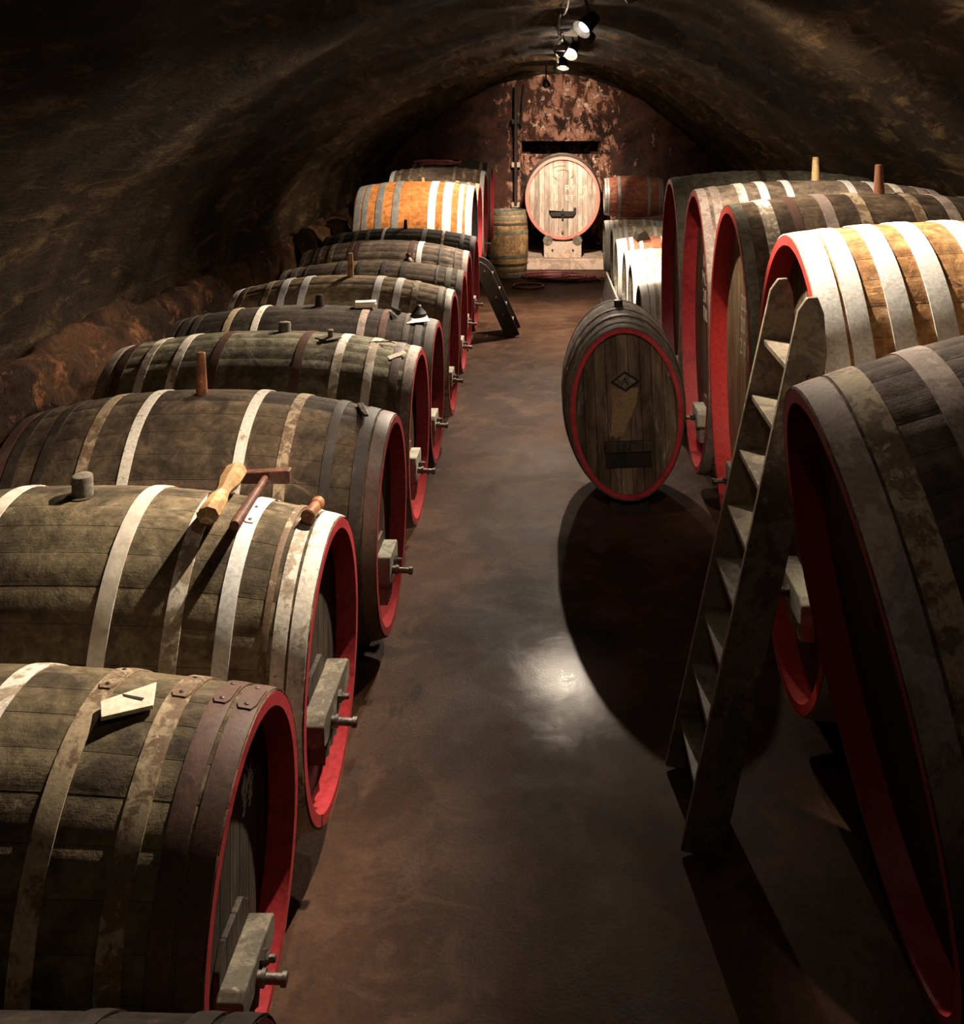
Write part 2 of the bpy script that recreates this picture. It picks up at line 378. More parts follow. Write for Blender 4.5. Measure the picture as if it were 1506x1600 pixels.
# end wall with the walled-up doorway behind the last cask: opening x -.55...94, lintel 2.23
mb = MB(); ox0, ox1, oz = -.55, .94, 2.23; ex0, ex1 = -.40, .78; lz = 2.00
xs = sorted(set([-3.5+7.0*i/70 for i in range(71)]+[ox0, ox1, ex0, ex1])); zs = sorted(set([-.02+3.9*i/44 for i in range(45)]+[oz, lz])); g = {}
def inside(x, z): return (ox0-1e-4 < x < ox1+1e-4 and lz-1e-4 < z < oz+1e-4) or (ex0-1e-4 < x < ex1+1e-4 and z < oz+1e-4)
def onedge(x, z):
    e = 1e-3
    return (abs(z-oz) < e and ox0-e <= x <= ox1+e) or (abs(z-lz) < e and (ox0-e <= x <= ex0+e or ex1-e <= x <= ox1+e)) or (min(abs(x-ox0), abs(x-ox1)) < e and lz-e <= z <= oz+e) or (min(abs(x-ex0), abs(x-ex1)) < e and z <= lz+e)
for i, x in enumerate(xs):
    for j, z in enumerate(zs):
        off = 0 if onedge(x, z) else .10*mnoise.fractal(Vector((x*1.6, 3, z*1.6)), 1.0, 2.0, 4)+.03*mnoise.fractal(Vector((x*8, 3, z*8)), .9, 2.0, 3)
        pil = -.05 if (-.62 < x < .82 and z > oz) else 0
        g[i, j] = mb.vert((x, 19.6+off+pil, z))
for i in range(len(xs)-1):
    for j in range(len(zs)-1):
        cx, cz = (xs[i]+xs[i+1])/2, (zs[j]+zs[j+1])/2
        if inside(cx, cz): continue
        mb.face((g[i,j], g[i+1,j], g[i+1,j+1], g[i,j+1]))
def quad(a, b, c, d): mb.face([mb.vert(p) for p in (a, b, c, d)])
ya, yb = 19.56, 21.6
quad((ox0,ya,oz),(ox1,ya,oz),(ox1,yb,oz),(ox0,yb,oz)); quad((ox0,ya,lz),(ox0,ya,oz),(ox0,yb,oz),(ox0,yb,lz)); quad((ox1,ya,lz),(ox1,ya,oz),(ox1,yb,oz),(ox1,yb,lz))
quad((ex0,ya,0),(ex0,ya,lz),(ex0,yb,lz),(ex0,yb,0)); quad((ex1,ya,0),(ex1,ya,lz),(ex1,yb,lz),(ex1,yb,0))
quad((ox0,ya,lz),(ex0,ya,lz),(ex0,yb,lz),(ox0,yb,lz)); quad((ex1,ya,lz),(ox1,ya,lz),(ox1,yb,lz),(ex1,yb,lz))
quad((ox0,yb,0),(ox1,yb,0),(ox1,yb,oz),(ox0,yb,oz)); mb.box(((ex0+ex1)/2, 19.78, 1.82), (ex1-ex0+.02, .16, .31))
struct(mb.build('wall_end', EM, None, 60))

# ------------------------------------------------------------------ casks
def make_cask(name, label, cat, head, a, b, da, db, L, side, mats, hoops, n_st=36, group=None, rot=None,
              chime=.08, rim=.04, bung=None, fitting=None, rivets=(), red=RED, backhead=True, hoop_w=.05, jit=.0016):
    """head: world centre of the front chime plane. side: +1 front faces +X, -1 front faces -X.
    local frame: cask axis = local X, front end at +L/2, origin on the floor side of the bilge"""
    wood, headm = mats
    rot = rot if rot is not None else (0, 0, 0 if side > 0 else PI)
    R = Euler(rot).to_matrix(); base = Vector(head)-R @ Vector((L/2, 0, b+db))
    root = thing(name, label, cat, base, rot, group)
    zc = b+db
    def semi(d):
        t = d/L; gq = 1-abs(2*t-1)**2.2
        return a+da*gq, b+db*gq
    def pt(d, th, off=0.0):
        sa, sb = semi(d); return Vector((L/2-d, (sa+off)*math.sin(th), zc+(sb+off)*math.cos(th)))
    # body of staves
    mb = MB(); nl = 22; sub = 4; ids = []; jr = [random.uniform(-jit, jit) for _ in range(n_st)]
    nt = n_st*sub
    for i in range(nl+1):
        d = L*i/nl; row = []
        for k in range(nt):
            q = k % sub; st = k//sub
            off = -.0028 if q == 0 else jr[st]
            th = 2*PI*(k+(0.42-1)*(q == 1)-(0.42-1)*(q == 3))/nt
            row.append(mb.vert(pt(d, th, off)))
        ids.append(row)
    for i in range(nl):
        for k in range(nt):
            k2 = (k+1) % nt; u0, u1 = k/sub, (k+1)/sub; v0, v1 = L*i/nl, L*(i+1)/nl
            mb.face((ids[i][k], ids[i][k2], ids[i+1][k2], ids[i+1][k]), ((u0,v0),(u1,v0),(u1,v1),(u0,v1)))
    mb.build('stave_body', wood, root, 50)
    # chimes: rim face + inner wall, painted
    N = 96
    for end in ((0, 1) if backhead else (0,)):
        mb = MB(); rings = []
        for dep, ins in ((.012, -.001), (.0, .004), (.0, rim*.55), (.0, rim*.97), (chime*.35, rim*1.0), (chime, rim*1.15)):
            ring = []
            for k in range(N):
                th = 2*PI*k/N; d = dep if end == 0 else L-dep; p = pt(d, th, -ins+.0006*mnoise.noise(Vector((th*9, ins*80, end))))
                ring.append(mb.vert(p))
            rings.append(ring)
        for A, B in zip(rings, rings[1:]):
            for k in range(N): j = (k+1) % N; mb.face((A[k], A[j], B[j], B[k]))
        mb.build('chime', red, root, 40)
        # head boards
        mb = MB(); x = (L/2-chime) if end == 0 else -(L/2-chime)
        ctr = mb.vert((x, 0, zc)); prev = None
        for f in (.33, .66, 1.0):
            sa, sb = semi(chime); ring = [mb.vert((x, (sa-rim*.9)*f*math.sin(2*PI*k/64), zc+(sb-rim*.9)*f*math.cos(2*PI*k/64))) for k in range(64)]
            for k in range(64):
                j = (k+1) % 64
                if prev is None: mb.face((ctr, ring[k], ring[j]))
                else: mb.face((prev[k], prev[j], ring[j], ring[k]))
            prev = ring
        back = mb.vert((x+(-.03 if end == 0 else .03), 0, zc))
        for k in range(64): mb.face((prev[k], prev[(k+1) % 64], back))
        mb.build('barrel_head', headm, root, 30)
    # hoops
    for hi, hp in enumerate(hoops):
        d0, wd, key = hp
        m = H[key] if isinstance(key, str) else key
        mb = MB(); rings = []; th0 = .0045; sdr = random.uniform(0, 50)
        for dd, off in ((0, .0003), (0, th0), (.5, th0+.0012), (1, th0), (1, .0003)):
            ring = []
            for k in range(N):
                th = 2*PI*k/N; wob = .004*mnoise.noise(Vector((math.sin(th)*2, math.cos(th)*2, sdr)))
                d = min(max(d0+dd*wd+wob, .001), L-.001); ring.append(mb.vert(pt(d, th, off)))
            rings.append(ring)
        for A, B in zip(rings, rings[1:]):
            for k in range(N): j = (k+1) % N; mb.face((A[k], A[j], B[j], B[k]))
        h = mb.build('hoop', m, root, 40)
        if hi in rivets:       # lapped joint: second thickness with two rivets
            mb = MB(); t1, t2 = rivets[hi]; rings = []
            for d, off in ((.002, 0.004), (.004, .0095), (wd-.004, .0095), (wd-.002, .004)):
                ring = []
                for k in range(9):
                    th = t1+(t2-t1)*k/8; e = .010*(abs(k-4)/4)**6
                    ring.append(mb.vert(pt(d0+d+(e if d < wd/2 else -e), th, off)))
                rings.append(ring)
            for A, B in zip(rings, rings[1:]):
                for k in range(8): mb.face((A[k], A[k+1], B[k+1], B[k]))
            for k0 in (0, 8):
                mb.face([r[k0] for r in rings])
            lp = mb.build('hoop_lap', m, h, 40)
            for f1 in (.14, .86):
                p = pt(d0+wd*.5, t1+(t2-t1)*f1, .009); q = pt(d0+wd*.5, t1+(t2-t1)*f1, .03)
                M = Matrix.Translation(p) @ (q-p).to_track_quat('Z', 'Y').to_matrix().to_4x4()
                r_ = MB(); r_.lathe([(.007, 0), (.0065, .002), (.004, .0035)], 10, M); r_.build('rivet', IRON, h)
    # bung on top of the bilge
    if bung:
        kind, bd, ang, hgt, rad, m = bung
        p = pt(bd, ang, -.004); q = pt(bd, ang, .2); M = Matrix.Translation(p) @ (q-p).to_track_quat('Z', 'Y').to_matrix().to_4x4()
        mb = MB()
        if kind == 'peg': mb.lathe([(rad*1.15, 0), (rad*1.05, hgt*.2), (rad*.85, hgt*.8), (rad*.80, hgt*.97), (rad*.62, hgt)], 14, M)
        else: mb.lathe([(rad, 0), (rad, hgt*.82), (rad*.94, hgt*.95), (rad*.8, hgt)], 20, M)
        mb.build('bung', m, root, 40)
        mb = MB(); rr = [(rad*1.1, .001), (rad*1.5, .002), (rad*1.4, .004), (rad*1.1, .004)]
        mb.lathe(rr, 20, M, cap=False); mb.build('bung_stave_boss', wood, root, 40)
    # door, crossbar and tap in the lower part of the head
    if fitting:
        z = zc+fitting.get('dz', -.2); dw, dh = fitting.get('w', .30), fitting.get('h', .34); x0 = L/2-chime
        fm = fitting.get('mat', GREYWOOD); bl = fitting.get('bar', .34); pr = fitting.get('proud', .075)*.8
        M = Matrix(((0,0,1,x0),(1,0,0,0),(0,1,0,z),(0,0,0,1)))
        poly = [(-dw/2,-dh*.62),(dw/2,-dh*.62),(dw*.42,dh*.25),(dw*.25,dh*.38),(-dw*.25,dh*.38),(-dw*.42,dh*.25)]
        mb = MB(); mb.prism(poly, 0, .018, M); door = mb.build('manhole_door', headm, root, 30, .004)
        # crossbar: a chunky bar with bevelled ends
        bh = fitting.get('bh', .085)
        poly = [(-bl/2,-bh*.35),(-bl*.40,-bh*.5),(bl*.40,-bh*.5),(bl/2,-bh*.35),(bl/2,bh*.3),(bl*.42,bh*.5),(-bl*.42,bh*.5),(-bl/2,bh*.3)]
        mb = MB(); mb.prism(poly, .012, .012+pr, M); mb.build('crossbar', fm, root, 30, .006)
        # fluted block under the bar
        if fitting.get('flute', True):
            mb = MB(); bw = bl*.55; n = 14; fr = []
            for k in range(n+1):
                t = k/n; y = -bw/2+bw*t; fr.append((y, .012+pr*.85-.010*abs(math.sin(t*PI*3.5))))
            lo, hi_ = -bh*.5-.11, -bh*.5
            A = [mb.vert((x0+p[1], p[0], z+hi_)) for p in fr]; B = [mb.vert((x0+p[1]*.9, p[0]*.9, z+lo)) for p in fr]
            A2 = [mb.vert((x0+.01, p[0], z+hi_)) for p in fr]; B2 = [mb.vert((x0+.01, p[0]*.9, z+lo)) for p in fr]
            for k in range(n): mb.face((A[k], A[k+1], B[k+1], B[k])); mb.face((A2[k], B2[k], B2[k+1], A2[k+1])); mb.face((A[k], A2[k], A2[k+1], A[k+1])); mb.face((B[k], B[k+1], B2[k+1], B2[k]))
            mb.face((A[0], B[0], B2[0], A2[0])); mb.face((A[n], A2[n], B2[n], B[n]))
            mb.build('fluted_block', fm, root, 50)
        # threaded draw bolt and nut
        mb = MB(); M2 = Matrix.Translation((x0+.012+pr, .02, z+.004)) @ Matrix.Rotation(PI/2, 4, 'Y')
        mb.lathe([(.024, 0), (.024, .012), (.016, .013), (.016, .02)], 6, M2); mb.lathe([(.010, .02), (.010, .035), (.007, .038)], 12, M2)
        mb.build('draw_bolt', IRON, root, 30)
        # tap: tapered wooden spigot
        ty = fitting.get('tap_y', -.05); tl = fitting.get('tap_l', .15)*.72
        mb = MB(); M3 = Matrix.Translation((x0+.012+pr*.6, ty, z-.012)) @ Matrix.Rotation(PI/2+.06, 4, 'Y')
        mb.lathe([(.017, 0), (.017, tl*.35), (.022, tl*.36), (.022, tl*.46), (.014, tl*.47), (.013, tl*.85), (.018, tl*.86), (.018, tl*.98), (.010, tl)], 14, M3)
        mb.build('tap', fitting.get('tapm', IRON), root, 40)
    root['_k'] = 0; del root['_k']
    return dict(root=root, pt=pt, L=L, zc=zc, base=base, R=R, semi=semi, n=name)

def cradle(ck, label, inset=.24, depth=.12, wide=.32, mat=SLEEPER, z0=0.0, group='timber cradles under the casks'):
    """two saddle timbers shaped to the underside of a cask"""
    L = ck['L']; R = ck['R']; base = ck['base']
    root = thing('cask_cradle', label, 'cradle', (base.x, base.y, z0), (0, 0, 0), group)
    for d in (inset, L-inset):
        sa, sb = ck['semi'](d); half = sa*wide; n = 14; mb = MB(); top = []; bot = []
        for sx in (-1, 1):
            tr, br = [], []
            for k in range(n+1):
                y = -half+2*half*k/n; th_z = ck['zc']-sb*math.sqrt(max(0, 1-(y/sa)**2))
                p = base+R @ Vector((L/2-d+sx*depth/2, y, th_z-.006)); zz = min(p.z, z0+.6)
                tr.append(mb.vert((p.x-base.x, p.y-base.y, max(zz-z0, .02)))); br.append(mb.vert((p.x-base.x, p.y-base.y, 0)))
            top.append(tr); bot.append(br)
        for k in range(n):
            mb.face((top[0][k], top[0][k+1], top[1][k+1], top[1][k])); mb.face((bot[0][k], bot[1][k], bot[1][k+1], bot[0][k+1]))
            for s_ in (0, 1): mb.face((top[s_][k], bot[s_][k], bot[s_][k+1], top[s_][k+1]))
        for k in (0, n): mb.face((top[0][k], top[1][k], bot[1][k], bot[0][k]))
        mb.build('saddle', mat, root, 30)
    return root

def mirror(L, hs): return hs+[(L-d-w_, w_, k) for d, w_, k in hs]

# ---- wood colours
W_OLIVE = stave_mat('stave_olive_brown', (.165, .128, .076), (.075, .056, .034), (.33, .27, .18), .6, 1)
W_GREYGR = stave_mat('stave_grey_green', (.23, .205, .135), (.115, .10, .066), (.42, .38, .28), .55, 2)
W_BROWN = stave_mat('stave_dark_brown', (.115, .080, .050), (.052, .036, .024), (.26, .18, .11), .5, 3)
W_DARK = stave_mat('stave_sooty', (.052, .040, .030), (.026, .020, .015), (.11, .085, .06), .45, 4)
W_TAN = stave_mat('stave_tan', (.29, .205, .115), (.15, .105, .06), (.44, .34, .22), .5, 5)
W_MAUVE = stave_mat('stave_dusty_brown', (.23, .175, .13), (.12, .088, .064), (.36, .29, .22), .5, 6)
W_ORANGE = stave_mat('stave_new_oak', (.52, .20, .055), (.42, .15, .04), (.60, .27, .09), .4, 7, .55, .45)
W_OCHRE = stave_mat('stave_ochre_stained', (.50, .29, .125), (.30, .15, .06), (.66, .52, .36), .6, 8, .6, .7, (.09, .035, .02))
W_REDOAK = stave_mat('stave_red_oak', (.34, .125, .07), (.22, .075, .045), (.42, .19, .12), .4, 9, .5, .6)
W_PALE = stave_mat('stave_pale_bleached', (.62, .52, .40), (.46, .34, .23), (.74, .68, .58), .6, 10, .6, .6)
W_YELLOW = stave_mat('stave_yellow_brown', (.30, .18, .075), (.17, .095, .045), (.42, .29, .15), .5, 11)
H_DARK = head_mat('head_dark', (.060, .048, .034), (.030, .024, .018), (.16, .13, .09), .5, 1)
H_BROWN = head_mat('head_brown', (.095, .062, .034), (.045, .030, .018), (.24, .18, .11), .45, 2)
H_WARM = head_mat('head_warm_oak', (.36, .25, .145), (.22, .14, .075), (.50, .40, .27), .4, 3)
H_PALE = head_mat('head_pale', (.42, .33, .26), (.27, .20, .155), (.58, .50, .42), .5, 4)
H_STAIN = head_mat('head_stained', (.15, .105, .062), (.065, .045, .028), (.45, .38, .28), .45, 5, .075)

LEFT = []
def left(label, x, y, z, a, b, da, db, L, wood, headm, hoops, **k):
    c = make_cask('wine_cask', label, 'cask', (x, y, z), a, b, da, db, L, 1, (wood, headm), hoops, group='casks in the left row', **k)
    cradle(c, 'black timber cradle under the '+label.split(' ', 0)[0][:60]); LEFT.append(c); return c

FIT = dict(dz=-.20, w=.30, h=.34, bar=.34)
b0 = left('nearest left cask, black and almost hidden in shadow at the bottom corner', -.57, 1.79, .50, .41, .40, .01, .01, 1.7, W_DARK, H_DARK,
          mirror(1.7, [(.004,.06,'dark'),(.08,.05,'dark'),(.30,.05,'dark')]), red=REDD)
b1 = left('olive-brown cask with red rim and white diamond card, nearest fully lit left cask', -.775, 2.716, .58, .43, .455, .03, .075, 1.8, W_OLIVE, H_DARK,
          mirror(1.8, [(.004,.060,'brown'),(.075,.055,'brown'),(.180,.060,'tan'),(.38,.055,'tan'),(.62,.055,'white')]),
          rivets={0:(-.02,.30),1:(.0,.30),2:(.0,.32),3:(.0,.32)}, fitting=dict(FIT, dz=-.22, bar=.30, proud=.09, tap_y=-.02), n_st=30)
b2 = left('cask with wooden mallet and hammer lying on top, white hoops', -.775, 3.67, .655, .455, .50, .03, .12, 1.8, W_OLIVE, H_DARK,
          mirror(1.8, [(.004,.055,'white'),(.070,.045,'white'),(.130,.022,'tan'),(.245,.052,'bright'),(.405,.055,'white'),(.63,.055,'rust')]),
          rivets={3:(-.25,-.02),4:(-.25,-.02)}, bung=('plug', .89, -.05, .075, .036, CORK), fitting=dict(FIT, dz=-.13, bar=.44, bh=.11, proud=.10, tap_y=-.10, tap_l=.17, mat=GREYWOOD), n_st=32)
b3 = left('dark cask with tall red-brown peg in its bung hole and sand-coloured hoops', -.775, 5.04, .63, .48, .51, .03, .13, 1.8, W_BROWN, H_STAIN,
          mirror(1.8, [(.004,.06,'brown'),(.075,.055,'dark'),(.225,.045,'dark'),(.42,.052,'tan'),(.62,.050,'white')]),
          bung=('peg', .93, -.06, .21, .025, BROWNW), fitting=dict(FIT, dz=-.20, bar=.26, bh=.14, proud=.09, mat=PALEWOOD, tap_l=.18), n_st=32)
b4 = left('grey-green cask with short grey plug and small diamond tag, red-rimmed', -.775, 6.08, .74, .48, .505, .03, .105, 1.78, W_GREYGR, H_BROWN,
          mirror(1.78, [(.004,.055,'pink'),(.085,.05,'brown'),(.23,.048,'white'),(.41,.05,'white'),(.63,.05,'brown')]),
          bung=('plug', .81, .05, .062, .036, CORK), fitting=dict(FIT, dz=-.18, bar=.24, bh=.15, mat=PALEWOOD, tap_l=.18), n_st=34)
l5 = left('sooty dark cask with white paper and black cone near its front edge', -.775, 7.05, .74, .43, .48, .03, .115, 1.8, W_DARK, H_DARK,
          mirror(1.8, [(.004,.06,'dark'),(.085,.05,'dark'),(.17,.04,'dark'),(.32,.048,'brown'),(.46,.05,'pink')])[:8]+[(1.17,.045,'white'),(1.36,.045,'tan')],
          red=REDD, bung=('peg', .81, -.05, .085, .030, DARKLAD), fitting=dict(FIT, bar=.24, bh=.12, mat=PALEWOOD))
l6 = left('tan cask with tall pale peg and wide cream hoops, sixth along the left', -.775, 8.25, .74, .46, .49, .03, .13, 1.75, W_TAN, H_BROWN,
          mirror(1.75, [(.004,.05,'white'),(.075,.04,'tan'),(.27,.045,'tan'),(.40,.055,'bright'),(.56,.055,'bright')]),
          bung=('peg', .83, -.05, .19, .024, MALLET), fitting=dict(FIT, bar=.24, bh=.13, mat=PALEWOOD))
l7 = left('low mouldy dark cask behind the tan cask with the pale peg', -.775, 9.2, .80, .40, .45, .03, .10, 1.62, W_BROWN, H_DARK,
          mirror(1.62, [(.004,.05,'olive'),(.10,.05,'olive'),(.22,.02,'dark'),(.50,.05,'dark'),(.68,.04,'dark')]), fitting=dict(FIT, bar=.22, bh=.12, mat=PALEWOOD))
l8 = left('greyish-brown cask with one bright white hoop near its front', -.80, 10.1, .83, .42, .48, .03, .12, 1.62, W_MAUVE, H_BROWN,
          mirror(1.62, [(.004,.05,'pink'),(.12,.012,'dark'),(.26,.02,'dark'),(.52,.05,'brown')])[:8]+[(.44,.05,'bright'),(1.3,.04,'tan'),(1.42,.03,'tan'),(1.12,.04,'brown')],
          fitting=dict(FIT, bar=.20, bh=.12, mat=PALEWOOD))
l9 = left('nearly black cask directly in front of the orange new-oak cask', -.80, 11.05, .85, .45, .50, .03, .10, 1.62, W_DARK, H_DARK,
          mirror(1.62, [(.004,.05,'dark'),(.12,.04,'dark')])+[(.33,.025,'rust'),(.52,.045,'grey'),(.96,.03,'bright'),(1.12,.04,'olive'),(1.25,.04,'olive'),(1.40,.05,'olive')],
          bung=('peg', .76, -.05, .10, .020, DARKLAD), fitting=dict(FIT, bar=.20, bh=.12, mat=PALEWOOD))
l10 = left('bright orange new-oak cask with broad galvanised hoops', -.90, 12.2, 1.22, .54, .60, .03, .07, 1.36, W_ORANGE, H_BROWN,
          [(.004,.075,'bright'),(.11,.055,'bright'),(.24,.10,'bright'),(.42,.085,'bright'),(.84,.075,'grey'),(1.03,.075,'grey'),(1.20,.06,'grey'),(1.28,.07,'grey')],
          red=BLACK, bung=('peg', .62, -.02, .05, .02, MALLET), n_st=24)
l11 = left('brown red-rimmed cask just behind the orange new-oak cask', -.93, 13.5, 1.22, .54, .55, .03, .06, 1.34, W_BROWN, H_BROWN,
          mirror(1.34, [(.004,.05,'tan'),(.12,.05,'olive'),(.27,.05,'tan'),(.42,.04,'tan')]), red=REDD)
l12 = left('cask with a bright white front hoop, hose heaped on top', -.94, 14.9, 1.25, .55, .62, .03, .07, 1.36, W_MAUVE, H_BROWN,
          mirror(1.36, [(.004,.06,'bright'),(.12,.05,'tan'),(.27,.05,'tan'),(.42,.04,'tan')]), red=REDD, fitting=dict(FIT, bar=.2, bh=.10, dz=-.40))
l13 = left('farthest left cask, grey and darkened, against the end wall', -.93, 16.3, 1.29, .56, .63, .03, .07, 1.25, W_DARK, H_BROWN,
          mirror(1.25, [(.004,.06,'olive'),(.14,.05,'olive'),(.30,.05,'dark')]), red=REDD)
names_l = ['nearest left cask in black shadow','cask with the white diamond card','cask with the mallet on it','cask with the tall red-brown peg',
  'grey-green cask with the grey plug','sooty cask with the paper on it','tan cask with the pale peg','low mouldy cask','greyish-brown cask with one white hoop',
  'nearly black cask before the orange one','bright orange cask','brown cask behind the orange one','cask with the hose on it','farthest left cask']
for o in [o for o in C.objects if o.name.startswith('cask_cradle')]:
    pass
for o, nm in zip([o for o in C.objects if o.name.startswith('cask_cradle')], names_l): o['label'] = 'black timber cradle under the '+nm

# ---- right row of tall ovals
RB = []
def right(label, x, y, z, a, b, da, db, L, wood, headm, hoops, cl, rot=None, **k):
    c = make_cask('oval_cask', label, 'cask', (x, y, z), a, b, da, db, L, -1, (wood, headm), hoops, group='tall oval casks in the right row', rot=rot, rim=.045, chime=.10, n_st=44, **k)
    cradle(c, 'black timber cradle under the '+cl, inset=.30, group='timber cradles under the right casks'); RB.append(c); return c
FR = dict(dz=-.60, w=.36, h=.34, bar=.26, bh=.13, mat=PALEWOOD, proud=.10, tap_l=.18, tap_y=.0)
W_R1 = stave_mat('stave_r1_dark', (.12, .088, .070), (.060, .044, .036), (.22, .17, .14), .45, 21)
r1 = right('nearest right cask, dark and leaning, its deep red rim running off the frame', .89, 2.95, .965, .60, .87, .015, .06, 1.68, W_R1, H_DARK,
           mirror(1.68, [(.004,.085,'pink'),(.10,.085,'tan'),(.31,.085,'pink'),(.56,.09,'tan')]), 'leaning nearest right cask', rot=(0, .2, PI), red=REDD)
r2 = right('whitewashed-hoop oval cask with ochre staves behind the ladder', 1.01, 4.36, 1.13, .70, .985, .012, .06, 1.68, W_OCHRE, H_BROWN,
           mirror(1.68, [(.004,.095,'bright'),(.112,.08,'bright'),(.27,.085,'bright'),(.43,.085,'bright'),(.63,.09,'bright')]), 'ochre cask with whitewashed hoops',
           red=REDB, fitting=dict(FR, bar=.46, bh=.12, dz=-.52, proud=.11))
r3 = right('oval cask with warm brown head, bright red rim and reddish peg', 1.01, 5.83, 1.17, .675, .95, .012, .07, 1.68, W_BROWN, H_WARM,
           mirror(1.68, [(.004,.06,'olive'),(.14,.075,'white'),(.30,.05,'brown'),(.47,.065,'pink'),(.66,.06,'tan')]), 'oval cask with warm brown head',
           red=REDB, bung=('peg', .86, 0, .17, .028, BROWNW), fitting=FR)
r4 = right('oval cask with rows of chalk writing and pale peg on top', 1.01, 7.22, 1.13, .678, .985, .012, .07, 1.68, W_MAUVE, H_BROWN,
           mirror(1.68, [(.004,.06,'pink'),(.09,.06,'pink'),(.27,.06,'white'),(.42,.06,'bright'),(.60,.05,'bright')]), 'oval cask with chalk writing',
           bung=('peg', .86, 0, .17, .028, MALLET), fitting=FR)
r5 = right('farthest tall oval cask, grey-green, beside the white-hooped barrels', 1.01, 8.68, 1.13, .665, .985, .012, .07, 1.68, W_GREYGR, H_BROWN,
           mirror(1.68, [(.004,.08,'olive'),(.20,.05,'olive'),(.36,.06,'olive'),(.52,.06,'olive'),(.72,.05,'dark')]), 'farthest tall oval cask', red=REDD, fitting=FR)

# ---- free-standing oval cask on the aisle, facing the camera
oc = make_cask('aisle_cask', 'single dark oval cask with red rim standing out in the aisle, facing forward', 'cask', (.50, 6.70, .685), .37, .565, .05, .075, .95, 1,
               (W_MAUVE, H_STAIN), mirror(.95, [(.004,.045,'olive'),(.07,.04,'olive'),(.17,.035,'dark'),(.30,.035,'olive')]), n_st=34, rot=(.045, 0, -PI/2),
               chime=.045, rim=.034, bung=('plug', .40, 0, .045, .030, DARKLAD))
cradle(oc, 'black timber cradle under the single cask in the aisle', inset=.16, wide=.32, group=None)
R_, zc = oc['root'], oc['zc']; xf = .475-.045
def headM(x0, zc_): return Matrix(((0,0,1,x0),(1,0,0,0),(0,1,0,zc_),(0,0,0,1)))
MH = headM(xf, zc)
mb = MB(); mb.prism([(-.15,-.36),(.15,-.36),(.15,-.215),(-.15,-.215)], 0, .014, MH); mb.build('manhole_door', BLACK, R_, 30, .003)
mb = MB(); mb.prism([(-.155,-.255),(.155,-.255),(.15,-.185),(-.16,-.185)], .0, .035, MH); mb.build('crossbar', H_DARK, R_, 30, .005)
mb = MB(); mb.lathe([(.012, 0), (.012, .05), (.006, .055)], 12, MH @ Matrix.Translation((0, -.22, .0))); mb.build('draw_bolt', IRON, R_, 30)
STAINM = patchy('tan_dribble_stain', (.25, .155, .085), (.20, .12, .065), (.15, .09, .05), .55, .68, 10, .6, 30, 0, .2)
mb = MB(); mb.prism([(-.10,.16),(.085,.16),(.07,.06),(.035,-.02),(-.005,-.09),(-.03,-.15),(-.075,-.165),(-.11,-.15),(-.10,-.05),(-.085,.05)], .0005, .003, MH); mb.build('stain_patch', STAINM, R_, 30)['label'] = 'pale tan streak down the head'
# diamond plaque with the letter A
mb = MB(); mb.prism([(-.075,0),(0,-.052),(.075,0),(0,.052)], .0, .010, MH @ Matrix.Translation((.0,.205,0))); dp = mb.build('diamond_plaque', GREYWOOD, R_, 30, .002)
mb = MB()
for p in (((-.095,.0),(0,-.066),(0,-.056),(-.08,.0)),((.095,.0),(.08,.0),(0,-.056),(0,-.066)),((-.095,0),(-.08,0),(0,.056),(0,.066)),((.095,0),(0,.066),(0,.056),(.08,0))):
    mb.prism(p, .0, .014, MH @ Matrix.Translation((.0,.205,0)))
mb.build('plaque_border', BLACK, dp, 30)

def text_on(body, size, parent, M, mat=CHALK, name='chalk_writing', jitter=0):
    cu = bpy.data.curves.new(name, 'FONT'); cu.body = body; cu.size = size; cu.align_x = 'CENTER'; cu.align_y = 'CENTER'; cu.extrude = .0006; cu.space_character = 1.05
    tmp = bpy.data.objects.new('tmp_text', cu); C.objects.link(tmp); bpy.context.view_layer.update()
    me = bpy.data.meshes.new_from_object(tmp.evaluated_get(bpy.context.evaluated_depsgraph_get()))
    bpy.data.objects.remove(tmp); bpy.data.curves.remove(cu)
    me.transform(M); me.materials.clear(); me.materials.append(mat); me.name = name
    if jitter:
        for v in me.vertices: v.co += Vector((0, mnoise.noise(v.co*60)*jitter, mnoise.noise(v.co*60+Vector((5,5,5)))*jitter))
    o = bpy.data.objects.new(name, me); C.objects.link(o); o.parent = parent; return o
# text frame on a head: text +x must read left to right for someone facing the head
def facing(ck, y, z, chime_, rotz=0):
    x0 = ck['L']/2-chime_+.0015
    return Matrix.Translation((x0, y, ck['zc']+z)) @ Matrix(((0,0,1,0),(1,0,0,0),(0,1,0,0),(0,0,0,1))) @ Matrix.Rotation(rotz, 4, 'Z')
t = text_on('A', .07, R_, facing(oc, 0, .205, .045-.0105), INK, 'plaque_letter')
t.parent = dp
for i, s_ in enumerate(('01 5', 'MOST', '2012', '1008')): text_on(s_, .135, r4['root'], facing(r4, -.08, .46-.125*i, .10), CHALK, 'chalk_writing', .004)
for i, s_ in enumerate(('205', '20 7', '2 0 1')): text_on(s_, .13, r3['root'], facing(r3, -.02, .38-.13*i, .10), CHALK, 'chalk_writing', .004)
text_on('P 17 R', .16, r2['root'], facing(r2, .20, .30, .10, 0), CHALK, 'chalk_writing', .003)
for i, s_ in enumerate(('12', '07')): text_on(s_, .10, r5['root'], facing(r5, -.1, .30-.12*i, .10), CHALK, 'chalk_writing', .005)
